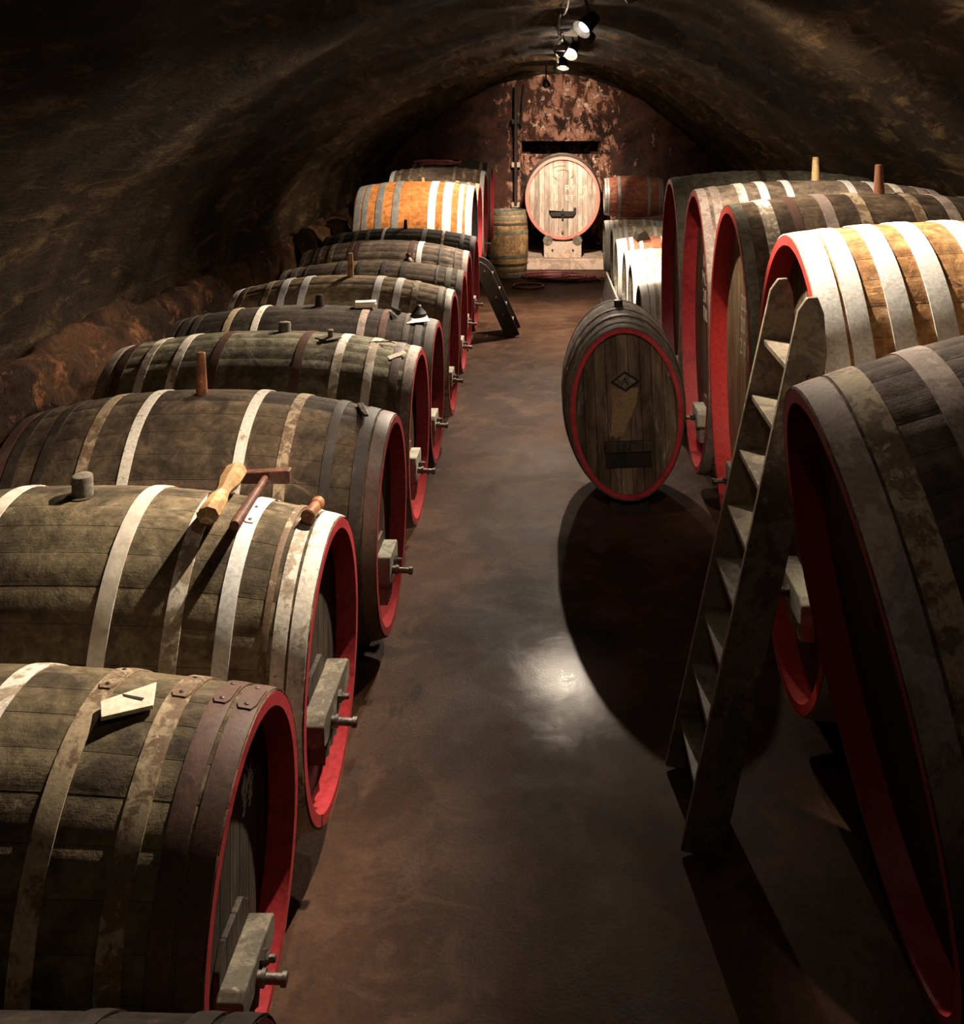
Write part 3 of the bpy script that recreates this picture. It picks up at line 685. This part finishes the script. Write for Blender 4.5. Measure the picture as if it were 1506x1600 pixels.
# chalk scribble on the nearest lit head
mb = MB(); sc = []
for i in range(10):
    y = .12+.010*i+random.uniform(-.006, .006); z0 = .19+random.uniform(-.02, .02)
    pts = [(b1['L']/2-.0785, y+.012*math.sin(k*1.3+i), b1['zc']+z0-.013*k+random.uniform(-.004, .004)) for k in range(8)]
    mb.tube(pts, .0024, 5)
mb.build('chalk_scribble', CHALK, b1['root'], 30)

# ---- far cask on its stand, facing the camera
fc = make_cask('end_cask', 'big pale cask head with pink-red rim at the far end, on a stand', 'cask', (.214, 18.05, 1.25), .66, .735, .04, .05, 1.0, 1,
               (W_MAUVE, H_PALE), mirror(1.0, [(.004,.06,'dark'),(.12,.05,'dark')]), rot=(0, 0, -PI/2), red=REDP, rim=.055, chime=.06, n_st=40)
MF = headM(.5-.06, fc['zc'])
mb = MB(); mb.prism([(-.19,-.32),(.19,-.32),(.235,-.24),(.235,-.17),(.20,-.17),(.19,-.235),(-.19,-.235),(-.235,-.245),(-.24,-.23)], .0, .07, MF); mb.build('crossbar', BLACK, fc['root'], 30, .006)
mb = MB(); mb.lathe([(.028, 0), (.028, .10), (.015, .11)], 12, MF @ Matrix.Translation((0, -.27, 0))); mb.prism([(-.012,-.36),(.012,-.36),(.012,-.19),(-.012,-.19)], .06, .085, MF); mb.build('draw_bolt', BLACK, fc['root'], 30)
mb = MB(); mb.lathe([(.022, 0), (.020, .05), (.010, .055)], 12, MF @ Matrix.Translation((0, -.60, 0))); mb.build('tap_plug', MAHOG, fc['root'], 30)
GHOST = patchy('faded_lettering', (.60, .52, .44), (.48, .39, .31), (.38, .30, .24), .5, .6, 40, .9, 33, 0, .1)
text_on('T   RY IM', .15, fc['root'], facing(fc, .12, .17, .06), GHOST, 'faded_writing')
text_on('E   ET IM', .13, fc['root'], facing(fc, .12, .0, .06), GHOST, 'faded_writing')
mb = MB()
for a0, a1, r in ((.5, 2.5, .11), (3.4, 4.2, .15), (5.6, 6.2, .16), (1.3, 2.3, .21)):
    pts = [(.5-.0585, r*1.2*math.cos(a0+(a1-a0)*k/8), fc['zc']+.42+r*.7*math.sin(a0+(a1-a0)*k/8)) for k in range(9)]; mb.tube(pts, .008, 5)
mb.build('faded_emblem', GREYWOOD, fc['root'], 30)
# stone kerb and stand
mb = MB(); mb.box((0, 0, .10), (1.42, 1.34, .20)); kb = mb.build('stone_plinth', STONE, None, 30, .02, (.25, 18.57, 0)); tag(kb, 'low pale stone plinth under the end cask in the doorway', 'plinth')
st = thing('cask_stand', 'whitish stone stand with two round blocks under the end cask', 'stand', (.214, 18.10, .20))
mb = MB(); mb.prism([(-.33,0),(.33,0),(.33,.26),(.22,.30),(.10,.285),(-.10,.285),(-.22,.30),(-.33,.26)], -.10, .10, Matrix(((1,0,0,0),(0,0,-1,0),(0,1,0,0),(0,0,0,1)))); mb.build('stand_block', STONE, st, 30, .01)
for s_ in (-1, 1):
    mb = MB(); mb.lathe([(.085,-.11),(.085,.11)], 18, Matrix.Translation((s_*.26, 0, .31)) @ Matrix.Rotation(PI/2, 4, 'X')); mb.build('round_chock', GREYWOOD, st, 30)
    mb = MB(); mb.lathe([(.018,0),(.016,.02)], 10, Matrix.Translation((s_*.18, -.10, .14)) @ Matrix.Rotation(PI/2, 4, 'X')); mb.build('stand_bolt', BLACK, st, 30)
mb = MB(); mb.box((0, .75, .16), (.5, .14, .32)); mb.build('rear_block', STONE, st, 30, .01)

# ---- upright barrel by the end wall
ub = make_cask('upright_barrel', 'upright yellow-brown barrel standing on end beside the far cask', 'barrel', (-.73, 17.2, 1.12), .31, .31, .045, .045, 1.11, 1,
               (W_YELLOW, H_BROWN), mirror(1.11, [(.004,.06,'olive'),(.10,.05,'olive'),(.20,.04,'dark'),(.33,.05,'olive')]), rot=(0, -PI/2, 0), red=GREYWOOD, n_st=22, rim=.03, chime=.04)

# ---- right barriques
def barrique(label, x, y, z, r, wood, hoops, wide=.95, grp='white-hooped barrels in the far right row', base=None):
    c = make_cask('barrique', label, 'barrel', (x, y, z), r, r, .05, .05, wide, -1, (wood, H_BROWN), hoops, group=grp, red=GREYWOOD, n_st=26, rim=.028, chime=.04, jit=.001)
    return c
bh = mirror(.95, [(.004,.07,'bright'),(.085,.05,'bright'),(.17,.05,'bright'),(.30,.05,'bright')])
specs = [(.86, 9.98, 'nearest white-hooped barrel beside the tall oval casks', W_PALE), (.895, 11.46, 'second white-hooped barrel, behind the nearest one', W_PALE),
         (.90, 12.5, 'third white-hooped barrel, just before the wedge-topped one', W_PALE), (.88, 13.8, 'pinkish barrel with dark wooden wedge lying on it', W_REDOAK),
         (.91, 15.2, 'fifth barrel of the far right row, white hoops, under shadow', W_PALE), (.86, 16.45, 'pale barrel carrying the small red-brown barrel', W_PALE)]
cl = ['nearest white-hooped barrel', 'second white-hooped barrel', 'third white-hooped barrel', 'pinkish barrel with the wedge', 'fifth white-hooped barrel', 'barrel under the red-brown one']
BQ = []
for (x, y, lb, wd), cn in zip(specs, cl):
    c = barrique(lb, x, y, .60, .40, wd, bh); BQ.append(c)
    cradle(c, 'black timber cradle under the '+cn, inset=.15, depth=.08, wide=.32, group='timber cradles under the far right barrels')
tb = barrique('small red-brown barrel stacked on top of the far right row', .86, 16.45, 1.395, .285, W_REDOAK, mirror(.93, [(.004,.03,'grey'),(.045,.03,'grey'),(.21,.045,'grey')]), .93, None)

# ------------------------------------------------------------------ things lying on the casks
def on(ck, d, ang, lift=0.0, spin=0.0):
    """frame on the cask surface: local X along the cask axis towards its front, Z outwards"""
    th = PI-(-ang) if False else None
    R = ck['R']; s = 1 if R[0][0] > 0 else -1
    th = -ang*s*1.0
    p = ck['base']+R @ ck['pt'](d, th, lift); q = ck['base']+R @ ck['pt'](d, th, lift+.1); d2 = ck['base']+R @ ck['pt'](d-.02, th, lift)
    zz = (q-p).normalized(); xx = (d2-p); xx = (xx-zz*xx.dot(zz)).normalized(); yy = zz.cross(xx)
    M = Matrix(((xx.x,yy.x,zz.x,p.x),(xx.y,yy.y,zz.y,p.y),(xx.z,yy.z,zz.z,p.z),(0,0,0,1)))
    return M @ Matrix.Rotation(spin, 4, 'Z')
def place(name, label, cat, M, group=None):
    o = thing(name, label, cat, (0,0,0), (0,0,0), group); o.matrix_world = M; return o
RX = Matrix.Rotation(PI/2, 4, 'X')       # lathe axis Z -> -Y
# cooper's mallet: straight on a curved back, so its near end stands clear of the wood
m = place('wooden_mallet', 'pale carved wooden mallet with thick ends lying on white-hooped cask', 'mallet', on(b2, .385, .06, .010, .06))
mb = MB(); mb.lathe([(.040,-.17),(.042,-.15),(.040,-.06),(.026,.0),(.025,.03),(.036,.09),(.040,.19),(.037,.205)], 8, Matrix.Translation((0,0,.042)) @ RX, sx=1.0, sy=.85); mb.build('mallet_body', MALLET, m, 25)
m = place('hammer', 'hammer with red-brown handle and long dark head beside the pale mallet', 'hammer', on(b2, .285, .04, .010, .03))
mb = MB(); mb.lathe([(.013,-.20),(.014,-.1),(.017,.1),(.019,.22),(.016,.235)], 12, Matrix.Translation((0,0,.03)) @ RX); mb.build('handle', MAHOG, m, 30)
mb = MB(); mb.prism([(-.10,-.014),(-.085,-.024),(.08,-.026),(.09,-.022),(.09,.024),(.08,.026),(-.085,.018),(-.10,.010)], -.020, .020, Matrix.Translation((.0,.19,.032)) @ Matrix(((1,0,0,0),(0,0,1,0),(0,1,0,0),(0,0,0,1)))); mb.build('hammer_head', MAHOG, m, 30, .004)
m = place('wooden_stopper', 'short orange-brown turned stopper lying near the red rim', 'stopper', on(b2, .075, .0, .008, -.05))
mb = MB(); mb.lathe([(.020,-.075),(.024,-.065),(.024,-.035),(.019,-.028),(.021,-.01),(.025,.06),(.026,.07),(.021,.074)], 14, Matrix.Translation((0,0,.027)) @ RX); mb.build('stopper_body', BROWNW, m, 30)

def card(name, label, cat, M, poly, th, mat, mark=None, group=None, tilt=None):
    o = place(name, label, cat, M if tilt is None else M @ tilt, group)
    mb = MB(); mb.prism(poly, 0, th); mb.build('card', mat, o, 30, .001)
    if mark: mb = MB(); mb.prism(mark, th, th+.0015); mb.build('printed_mark', INK, o, 30)
    return o
card('diamond_sign', 'cream diamond-shaped sign with black dash on near left cask', 'sign', on(b1, .315, .10, .004), [(-.072,-.028),(-.045,-.085),(.062,-.020),(.036,.068)], .012, PAPER,
     [(-.030,.006),(-.022,-.002),(.028,-.010),(.030,.000)], tilt=Matrix.Translation((0,0,.006)) @ Matrix.Rotation(.12, 4, 'Y'))
card('diamond_tag', 'small grey diamond tag with upright pin on grey-green cask', 'tag', on(b4, .525, .16, .003), [(-.08,0),(0,-.05),(.08,0),(0,.05)], .006, GREYWOOD)
m = place('tag_pin', 'small pale plug standing in the grey diamond tag', 'plug', on(b4, .515, .14, .009)); mb = MB(); mb.lathe([(.016,0),(.015,.03),(.018,.032),(.018,.042),(.012,.045)], 12); mb.build('plug_body', CORK, m, 30)
card('paper_slip', 'small white paper slip stuck near front of grey-green cask', 'paper', on(b4, .116, .33, .0065, .75), [(-.055,-.018),(.055,-.022),(.06,.016),(-.05,.022)], .0015, PAPER)
m = place('dry_twig', 'thin dark dry twig lying across the grey-green cask', 'twig', on(b4, .20, .10, .012, .15)); mb = MB()
mb.tube([(-.13,-.01,0),(-.06,.004,.006),(0,0,.004),(.07,.012,.008),(.13,.006,.002)], .0035, 6); mb.tube([(-.02,0,.004),(.03,-.03,.012),(.06,-.035,.004)], .0025, 6); mb.build('stem', DARKLAD, m, 30)
m = place('iron_scraper', 'short dark iron bar lying on dark cask near red rim', 'scraper', on(b3, .14, .08, .008, -1.2)); mb = MB()
mb.prism([(-.085,-.014),(.03,-.016),(.085,-.008),(.085,.010),(.03,.015),(-.085,.012)], .0, .014); mb.build('bar', IRON, m, 30, .002)
card('paper_sheet', 'white paper sheet under the black cone on sooty cask', 'paper', on(l5, .13, .16, .008, .12), [(-.07,-.085),(.085,-.05),(.06,.07),(-.075,.075)], .002, PAPER)
m = place('black_cone', 'black cone-shaped stopper standing on the white paper sheet', 'stopper', on(l5, .13, .02, .011)); mb = MB(); mb.lathe([(.055,0),(.052,.02),(.025,.05),(.018,.07),(.008,.078)], 16); mb.build('cone_body', DARKLAD, m, 30)
m = place('paper_stack', 'small stack of cream cards beside the dark peg', 'cards', on(l5, .50, .0, .0075, .2)); mb = MB()
for i in range(5): mb.box((random.uniform(-.006,.006), random.uniform(-.006,.006), .004+.008*i), (.14, .08, .007))
mb.build('cards', PAPER, m, 30)
m = place('small_spigot', 'small dark wooden spigot lying beside the white paper', 'spigot', on(l5, .285, .12, .006, .6)); mb = MB(); mb.lathe([(.010,-.06),(.016,0),(.022,.05),(.016,.055)], 12, Matrix.Translation((0,0,.024)) @ RX); mb.build('spigot_body', DARKLAD, m, 30)
m = place('bung_cap', 'small pale-topped dark cap standing on low mouldy cask', 'stopper', on(l7, .51, -.10, .003)); mb = MB(); mb.lathe([(.045,0),(.035,.02),(.018,.035),(.022,.06),(.014,.075)], 14); mb.build('cap_body', MAHOG, m, 30)
# hose heaped on a far cask
m = place('hose_heap', 'tangled reddish hose heaped on far left cask', 'hose', on(l12, .70, .0, .004)); mb = MB(); pts = []
for k in range(90):
    t = k/89*2*PI*4; r = .20+.05*math.sin(t*.37+1); pts.append((r*1.3*math.cos(t)+.08*math.sin(t*.5), r*.5*math.sin(t)*(1+.3*math.sin(t*.7)), .03+.02*math.sin(t*1.7)+.045*abs(math.sin(t*.23))))
mb.tube(pts, .016, 8); mb.build('hose_coil', RUBBER, m, 40)
# wedge on the pinkish barrique
m = place('wooden_wedge', 'dark wooden wedge block lying on the pinkish barrel', 'wedge', on(BQ[3], .34, .25, .006, .3)); mb = MB()
mb.prism([(-.10,0),(.10,0),(.075,.09),(.0,.13),(-.05,.10)], -.07, .07, Matrix(((1,0,0,0),(0,0,-1,0),(0,1,0,0),(0,0,0,1)))); mb.build('wedge_block', SLEEPER, m, 30, .006)
# white card with a diamond inside the rim of the nearest right cask
def in_head(ck, u, v, chime_):
    """local (y,z) of a seen point on the head plane"""
    o = Vector((0, 0, EYE)); d = Vector(((u-VX)/F_PX, 1, -(v-VY)/F_PX)); R = ck['R']; n = R @ Vector((1,0,0)); P = ck['base']+R @ Vector((ck['L']/2-chime_, 0, ck['zc']))
    t_ = (P-o).dot(n)/d.dot(n); q = R.transposed() @ (o+d*t_-ck['base']); return q
mb = MB(); q1 = Vector((r1['L']/2-.098, .40, r1['zc']+.33))
Mx = Matrix(((0,0,1,q1.x),(1,0,0,q1.y),(0,1,0,q1.z),(0,0,0,1))) @ Matrix.Rotation(.10, 4, 'Z')
mb.prism([(-.075,-.03),(.075,-.03),(.075,.03),(-.075,.03)], 0, .010, Mx); cdp = mb.build('head_card', PAPER, r1['root'], 30, .001); cdp['label'] = 'cream card with a diamond outline'
mb = MB()
for p in (((-.05,0),(0,-.022),(0,-.017),(-.04,0)),((.05,0),(.04,0),(0,-.017),(0,-.022)),((-.05,0),(-.04,0),(0,.017),(0,.022)),((.05,0),(0,.022),(0,.017),(.04,0))): mb.prism(p, .010, .0115, Mx)
mb.build('printed_mark', INK, cdp, 30)

# ------------------------------------------------------------------ ladders
def ladder(label, foot_near, foot_far, top_near, top_far, n_tr, z_tr, wid, mat, tr_depth, thick=.028, tread_m=None, base=None, lightedge=None):
    A0, B0, A1, B1 = Vector(foot_near), Vector(foot_far), Vector(top_near), Vector(top_far)
    org = (A0+B0)/2; root = thing('step_ladder', label, 'ladder', org)
    def rail(P, Q, sgn):
        d = (Q-P); L = d.length; zz = d.normalized(); yy = (B0-A0).normalized(); yy = (yy-zz*yy.dot(zz)).normalized(); xx = yy.cross(zz)
        M = Matrix(((xx.x,yy.x,zz.x,P.x-org.x),(xx.y,yy.y,zz.y,P.y-org.y),(xx.z,yy.z,zz.z,P.z-org.z),(0,0,0,1)))
        # board outline in (x,z): wide stringer, cut level at the foot and nosed at the top
        sl = d.x/d.z if abs(d.z) > 1e-6 else 0
        cut = wid*abs(sl)*.9; s = 1 if sl >= 0 else -1
        poly = [(-wid/2, 0 if s > 0 else cut), (wid/2, cut if s > 0 else 0), (wid/2, L*.82), (wid*.36, L*.91), (wid*.10, L*.975), (-wid*.12, L), (-wid*.36, L*.995), (-wid/2, L*.97)]
        poly[0] = (-wid/2, 0.0); poly[1] = (wid/2, 0.0)
        MM = M @ Matrix(((1,0,0,0),(0,0,-1,0),(0,1,0,0),(0,0,0,1)))
        mb = MB(); mb.prism(poly, -thick/2, thick/2, MM); r = mb.build('stringer', mat, root, 30, .004)
        if sgn < 0:
            for f in (.30, .52, .86):
                mb = MB(); mb.lathe([(.010,0),(.009,.012)], 10, M @ Matrix.Translation((.01, -thick/2, L*f)) @ RX); mb.build('peg_end', BROWNW, r, 30)
    rail(A0, A1, -1); rail(B0, B1, 1)
    for k in range(n_tr):
        z = z_tr[k]; fa = (z-A0.z)/(A1.z-A0.z); fb = (z-B0.z)/(B1.z-B0.z); a = A0.lerp(A1, fa); b = B0.lerp(B1, fb)
        yy = (b-a).normalized(); xx = Vector((1,0,0)); xx = (xx-yy*xx.dot(yy)).normalized(); zz = xx.cross(yy); c = (a+b)/2-org
        M = Matrix(((xx.x,yy.x,zz.x),(xx.y,yy.y,zz.y),(xx.z,yy.z,zz.z)))
        mb = MB(); mb.box(c, (tr_depth, (b-a).length-thick*.9, .024), M); mb.build('tread', tread_m or mat, root, 30, .003)
    return root
ladder('tall grey wooden step ladder leaning on the ochre cask with whitewashed hoops', (.535, 3.64, .0), (.535, 4.12, 0), (.955, 3.60, 1.98), (.965, 4.10, 1.97), 8,
       [.20,.42,.63,.85,1.06,1.28,1.50,1.72], .150, LADDERW, .12)
ladder('dark step ladder with broad sides leaning on the far left casks', (-.45, 12.35, 0), (-.45, 12.80, 0), (-.86, 12.30, .93), (-.86, 12.72, .93), 4,
       [.16,.35,.54,.73], .17, DARKLAD, .13, tread_m=GREYWOOD)

# ------------------------------------------------------------------ floor things at the far end
def hose_path():
    pts = []
    for k in range(140):
        t = k/139; a = t*2*PI*5
        cx, cy = .16+.20*math.sin(a*.2), 16.9+.10*math.cos(a*.31)
        r = .42+.10*math.sin(a*.43); pts.append((cx+r*1.05*math.cos(a), cy+r*.75*math.sin(a), .022+.035*t*abs(math.sin(a*.7))+.012*t))
    e = pts[-1]
    for k in range(1, 14): f = k/13; pts.append((e[0]+(.85-e[0])*f, e[1]+(16.6-e[1])*f+.08*math.sin(f*6), .03+e[2]*(1-f)))
    return pts
mb = MB(); mb.tube(hose_path(), .022, 8); tag(mb.build('garden_hose', RUBBER, None, 60), 'dark red hose coiled on the floor before the stone plinth', 'hose')
# small loop to the left
mb = MB(); mb.tube([(-.35+.24*math.cos(a*PI/14), 16.05+.26*math.sin(a*PI/14), .025) for a in range(29)], .018, 8); tag(mb.build('hose_loop', RUBBER, None, 60), 'single loose loop of dark hose, left of the main coil', 'hose')
# slatted rack with a bright edge rod, leaning by the barrels
rk = thing('slatted_rack', 'dark slatted rack leaning against the white-hooped barrels', 'rack', (.70, 13.0, 0))
SL = [Vector((-.02, -1.5, 0)), Vector((.02, 1.5, 0))]
for k in range(18):
    f = k/17; p = SL[0].lerp(SL[1], f); mb = MB(); M = Matrix.Rotation(.22, 3, 'Y'); mb.box((p.x+.04, p.y, .23), (.02, .07, .46), M); mb.build('slat', SLEEPER, rk, 30, .003)
mb = MB(); mb.tube([(-.02,-1.55,.09),(.02,1.55,.09)], .018, 8); mb.build('lower_rail', SLEEPER, rk, 30)
mb = MB(); mb.tube([(.10,-1.6,.50),(.10,1.6,.45)], .014, 8); mb.build('edge_rod', H['grey'], rk, 30)['label'] = 'pale rod along the top'

# pipe on the end wall
pp = thing('wall_pipe', 'dark vertical pipe with pale lower bracket on the end wall', 'pipe', (-.66, 19.42, 1.0))
mb = MB(); mb.tube([(0,0,.0),(0,0,2.25)], .035, 10); mb.tube([(.10,.02,1.5),(.16,.02,2.3)], .02, 8); mb.build('pipe_run', SLEEPER, pp, 40)
for z in (.02, .78, 1.6):
    mb = MB(); mb.box((0,.02,z), (.16,.08,.10)); mb.build('pipe_bracket', STONE if z < 1 else SLEEPER, pp, 30, .01)

# ------------------------------------------------------------------ lamps on the crown of the vault
def emis(name, col, st):
    m = bpy.data.materials.new(name); m.use_nodes = True; nt = m.node_tree; nt.nodes.remove(nt.nodes['Principled BSDF']); e = nt.nodes.new('ShaderNodeEmission')
    e.inputs[0].default_value = (*col, 1); e.inputs[1].default_value = st; nt.links.new(e.outputs[0], nt.nodes['Material Output'].inputs[0]); return m
GLOW = emis('lamp_lens', (1, .93, .82), 45.0)
HOUS = patchy('lamp_housing', (.03, .027, .025), (.02, .018, .016), (.06, .055, .05), .5, .7, 20, .4, 40, .6)
def crown(y): return 3.55-vault_off(0, y, 3.55)
labels = {'near': 'black spotlight nearest the entrance, above the aisle', 'mid': 'black spotlight over the ladder, turned left', 'mid_r': 'black spotlight over the ladder, turned right',
 'front': 'largest visible black spotlight at the top of the picture', 'centre': 'glaring spotlight pointing down the aisle, second visible', 'rear_l': 'small spotlight beside the second glaring one, turned left',
 'rear_r': 'spotlight turned to the white-hooped barrels, third visible', 'back': 'spotlight turned away towards the end wall', 'fill_r': 'added fill spotlight out of view, brightening the right row', 'star': 'starry spotlight facing the camera, fourth from the front', 'last': 'farthest small spotlight, hanging left of the others'}
for nm, pos, aim, cone, W, bl, spill, vis in LAMPS:
    P = Vector(pos); d = (Vector(aim)-P).normalized(); q = d.to_track_quat('-Z', 'Y')
    root = thing('spotlight', labels[nm], 'lamp', (pos[0], pos[1], pos[2]), (0,0,0), 'spotlights along the vault crown')
    M = (q.to_matrix().to_4x4())
    k = 1.0 if nm not in ('rear_l', 'last') else .8
    mb = MB()      # shade: hollow bell opening along -Z (aim)
    prof = [(.022*k,.13*k),(.050*k,.125*k),(.058*k,.06*k),(.066*k,.0),(.082*k,-.055*k),(.078*k,-.055*k),(.060*k,.0),(.045*k,.03*k)]
    mb.lathe(prof, 24, M, cap=False); mb.lathe([(.03*k,.132*k),(.022*k,.10*k)], 16, M); mb.build('lamp_shade', HOUS, root, 40)
    mb = MB(); mb.lathe([(.002,.012*k),(.044*k,.012*k),(.044*k,.016*k),(.002,.02*k)], 20, M); mb.lathe([(.046*k,-.018*k),(.001,-.032*k)], 20, M, cap=False)
    mb.build('lamp_lens', GLOW, root, 40)
    top = crown(pos[1])+.03-pos[2]; bkp = M @ Vector((0,0,.09*k))
    mb = MB(); mb.tube([tuple(bkp), (bkp.x*.6, bkp.y*.6, bkp.z+.04), (0, 0, max(top, bkp.z+.05))], .011, 8); mb.build('lamp_arm', HOUS, root, 40)
    ld = bpy.data.lights.new('spotlight_beam', 'SPOT'); ld.energy = W; ld.color = WARM; ld.spot_size = math.radians(cone); ld.spot_blend = bl; ld.shadow_soft_size = .028
    lo = bpy.data.objects.new('spotlight_beam', ld); C.objects.link(lo); lo.parent = root; lo.location = d*.075*k; lo.rotation_euler = q.to_euler()
    if spill:
        ld = bpy.data.lights.new('spotlight_spill', 'POINT'); ld.energy = spill; ld.color = (1, .80, .58); ld.shadow_soft_size = .04
        lo = bpy.data.objects.new('spotlight_spill', ld); C.objects.link(lo); lo.parent = root; lo.location = d*.13*k
# power cable, junction box and pale conduit on the crown
mb = MB(); pts = [(.10+.03*math.sin(y*1.9), y, crown(y)-.035-.03*abs(math.sin(y*1.1))) for y in [1.0+.25*i for i in range(66)]]
mb.tube(pts, .009, 6); tag(mb.build('power_cable', GREYWOOD, None, 40), 'thin grey power cable running along the vault crown between spotlights', 'cable')
jb = thing('junction_box', 'pale junction box with short conduit beside the glaring spotlight', 'electrical box', (.10, 10.6, 3.33))
mb = MB(); mb.box((0,0,.03), (.10,.14,.06)); mb.build('box_body', GREYWOOD, jb, 30, .006)
mb = MB(); mb.tube([(-.03,.05,.03),(-.03,.6,.01),(-.02,1.3,-.01),(-.01,1.9,.0)], .016, 8); mb.build('conduit', PALEWOOD, jb, 30)
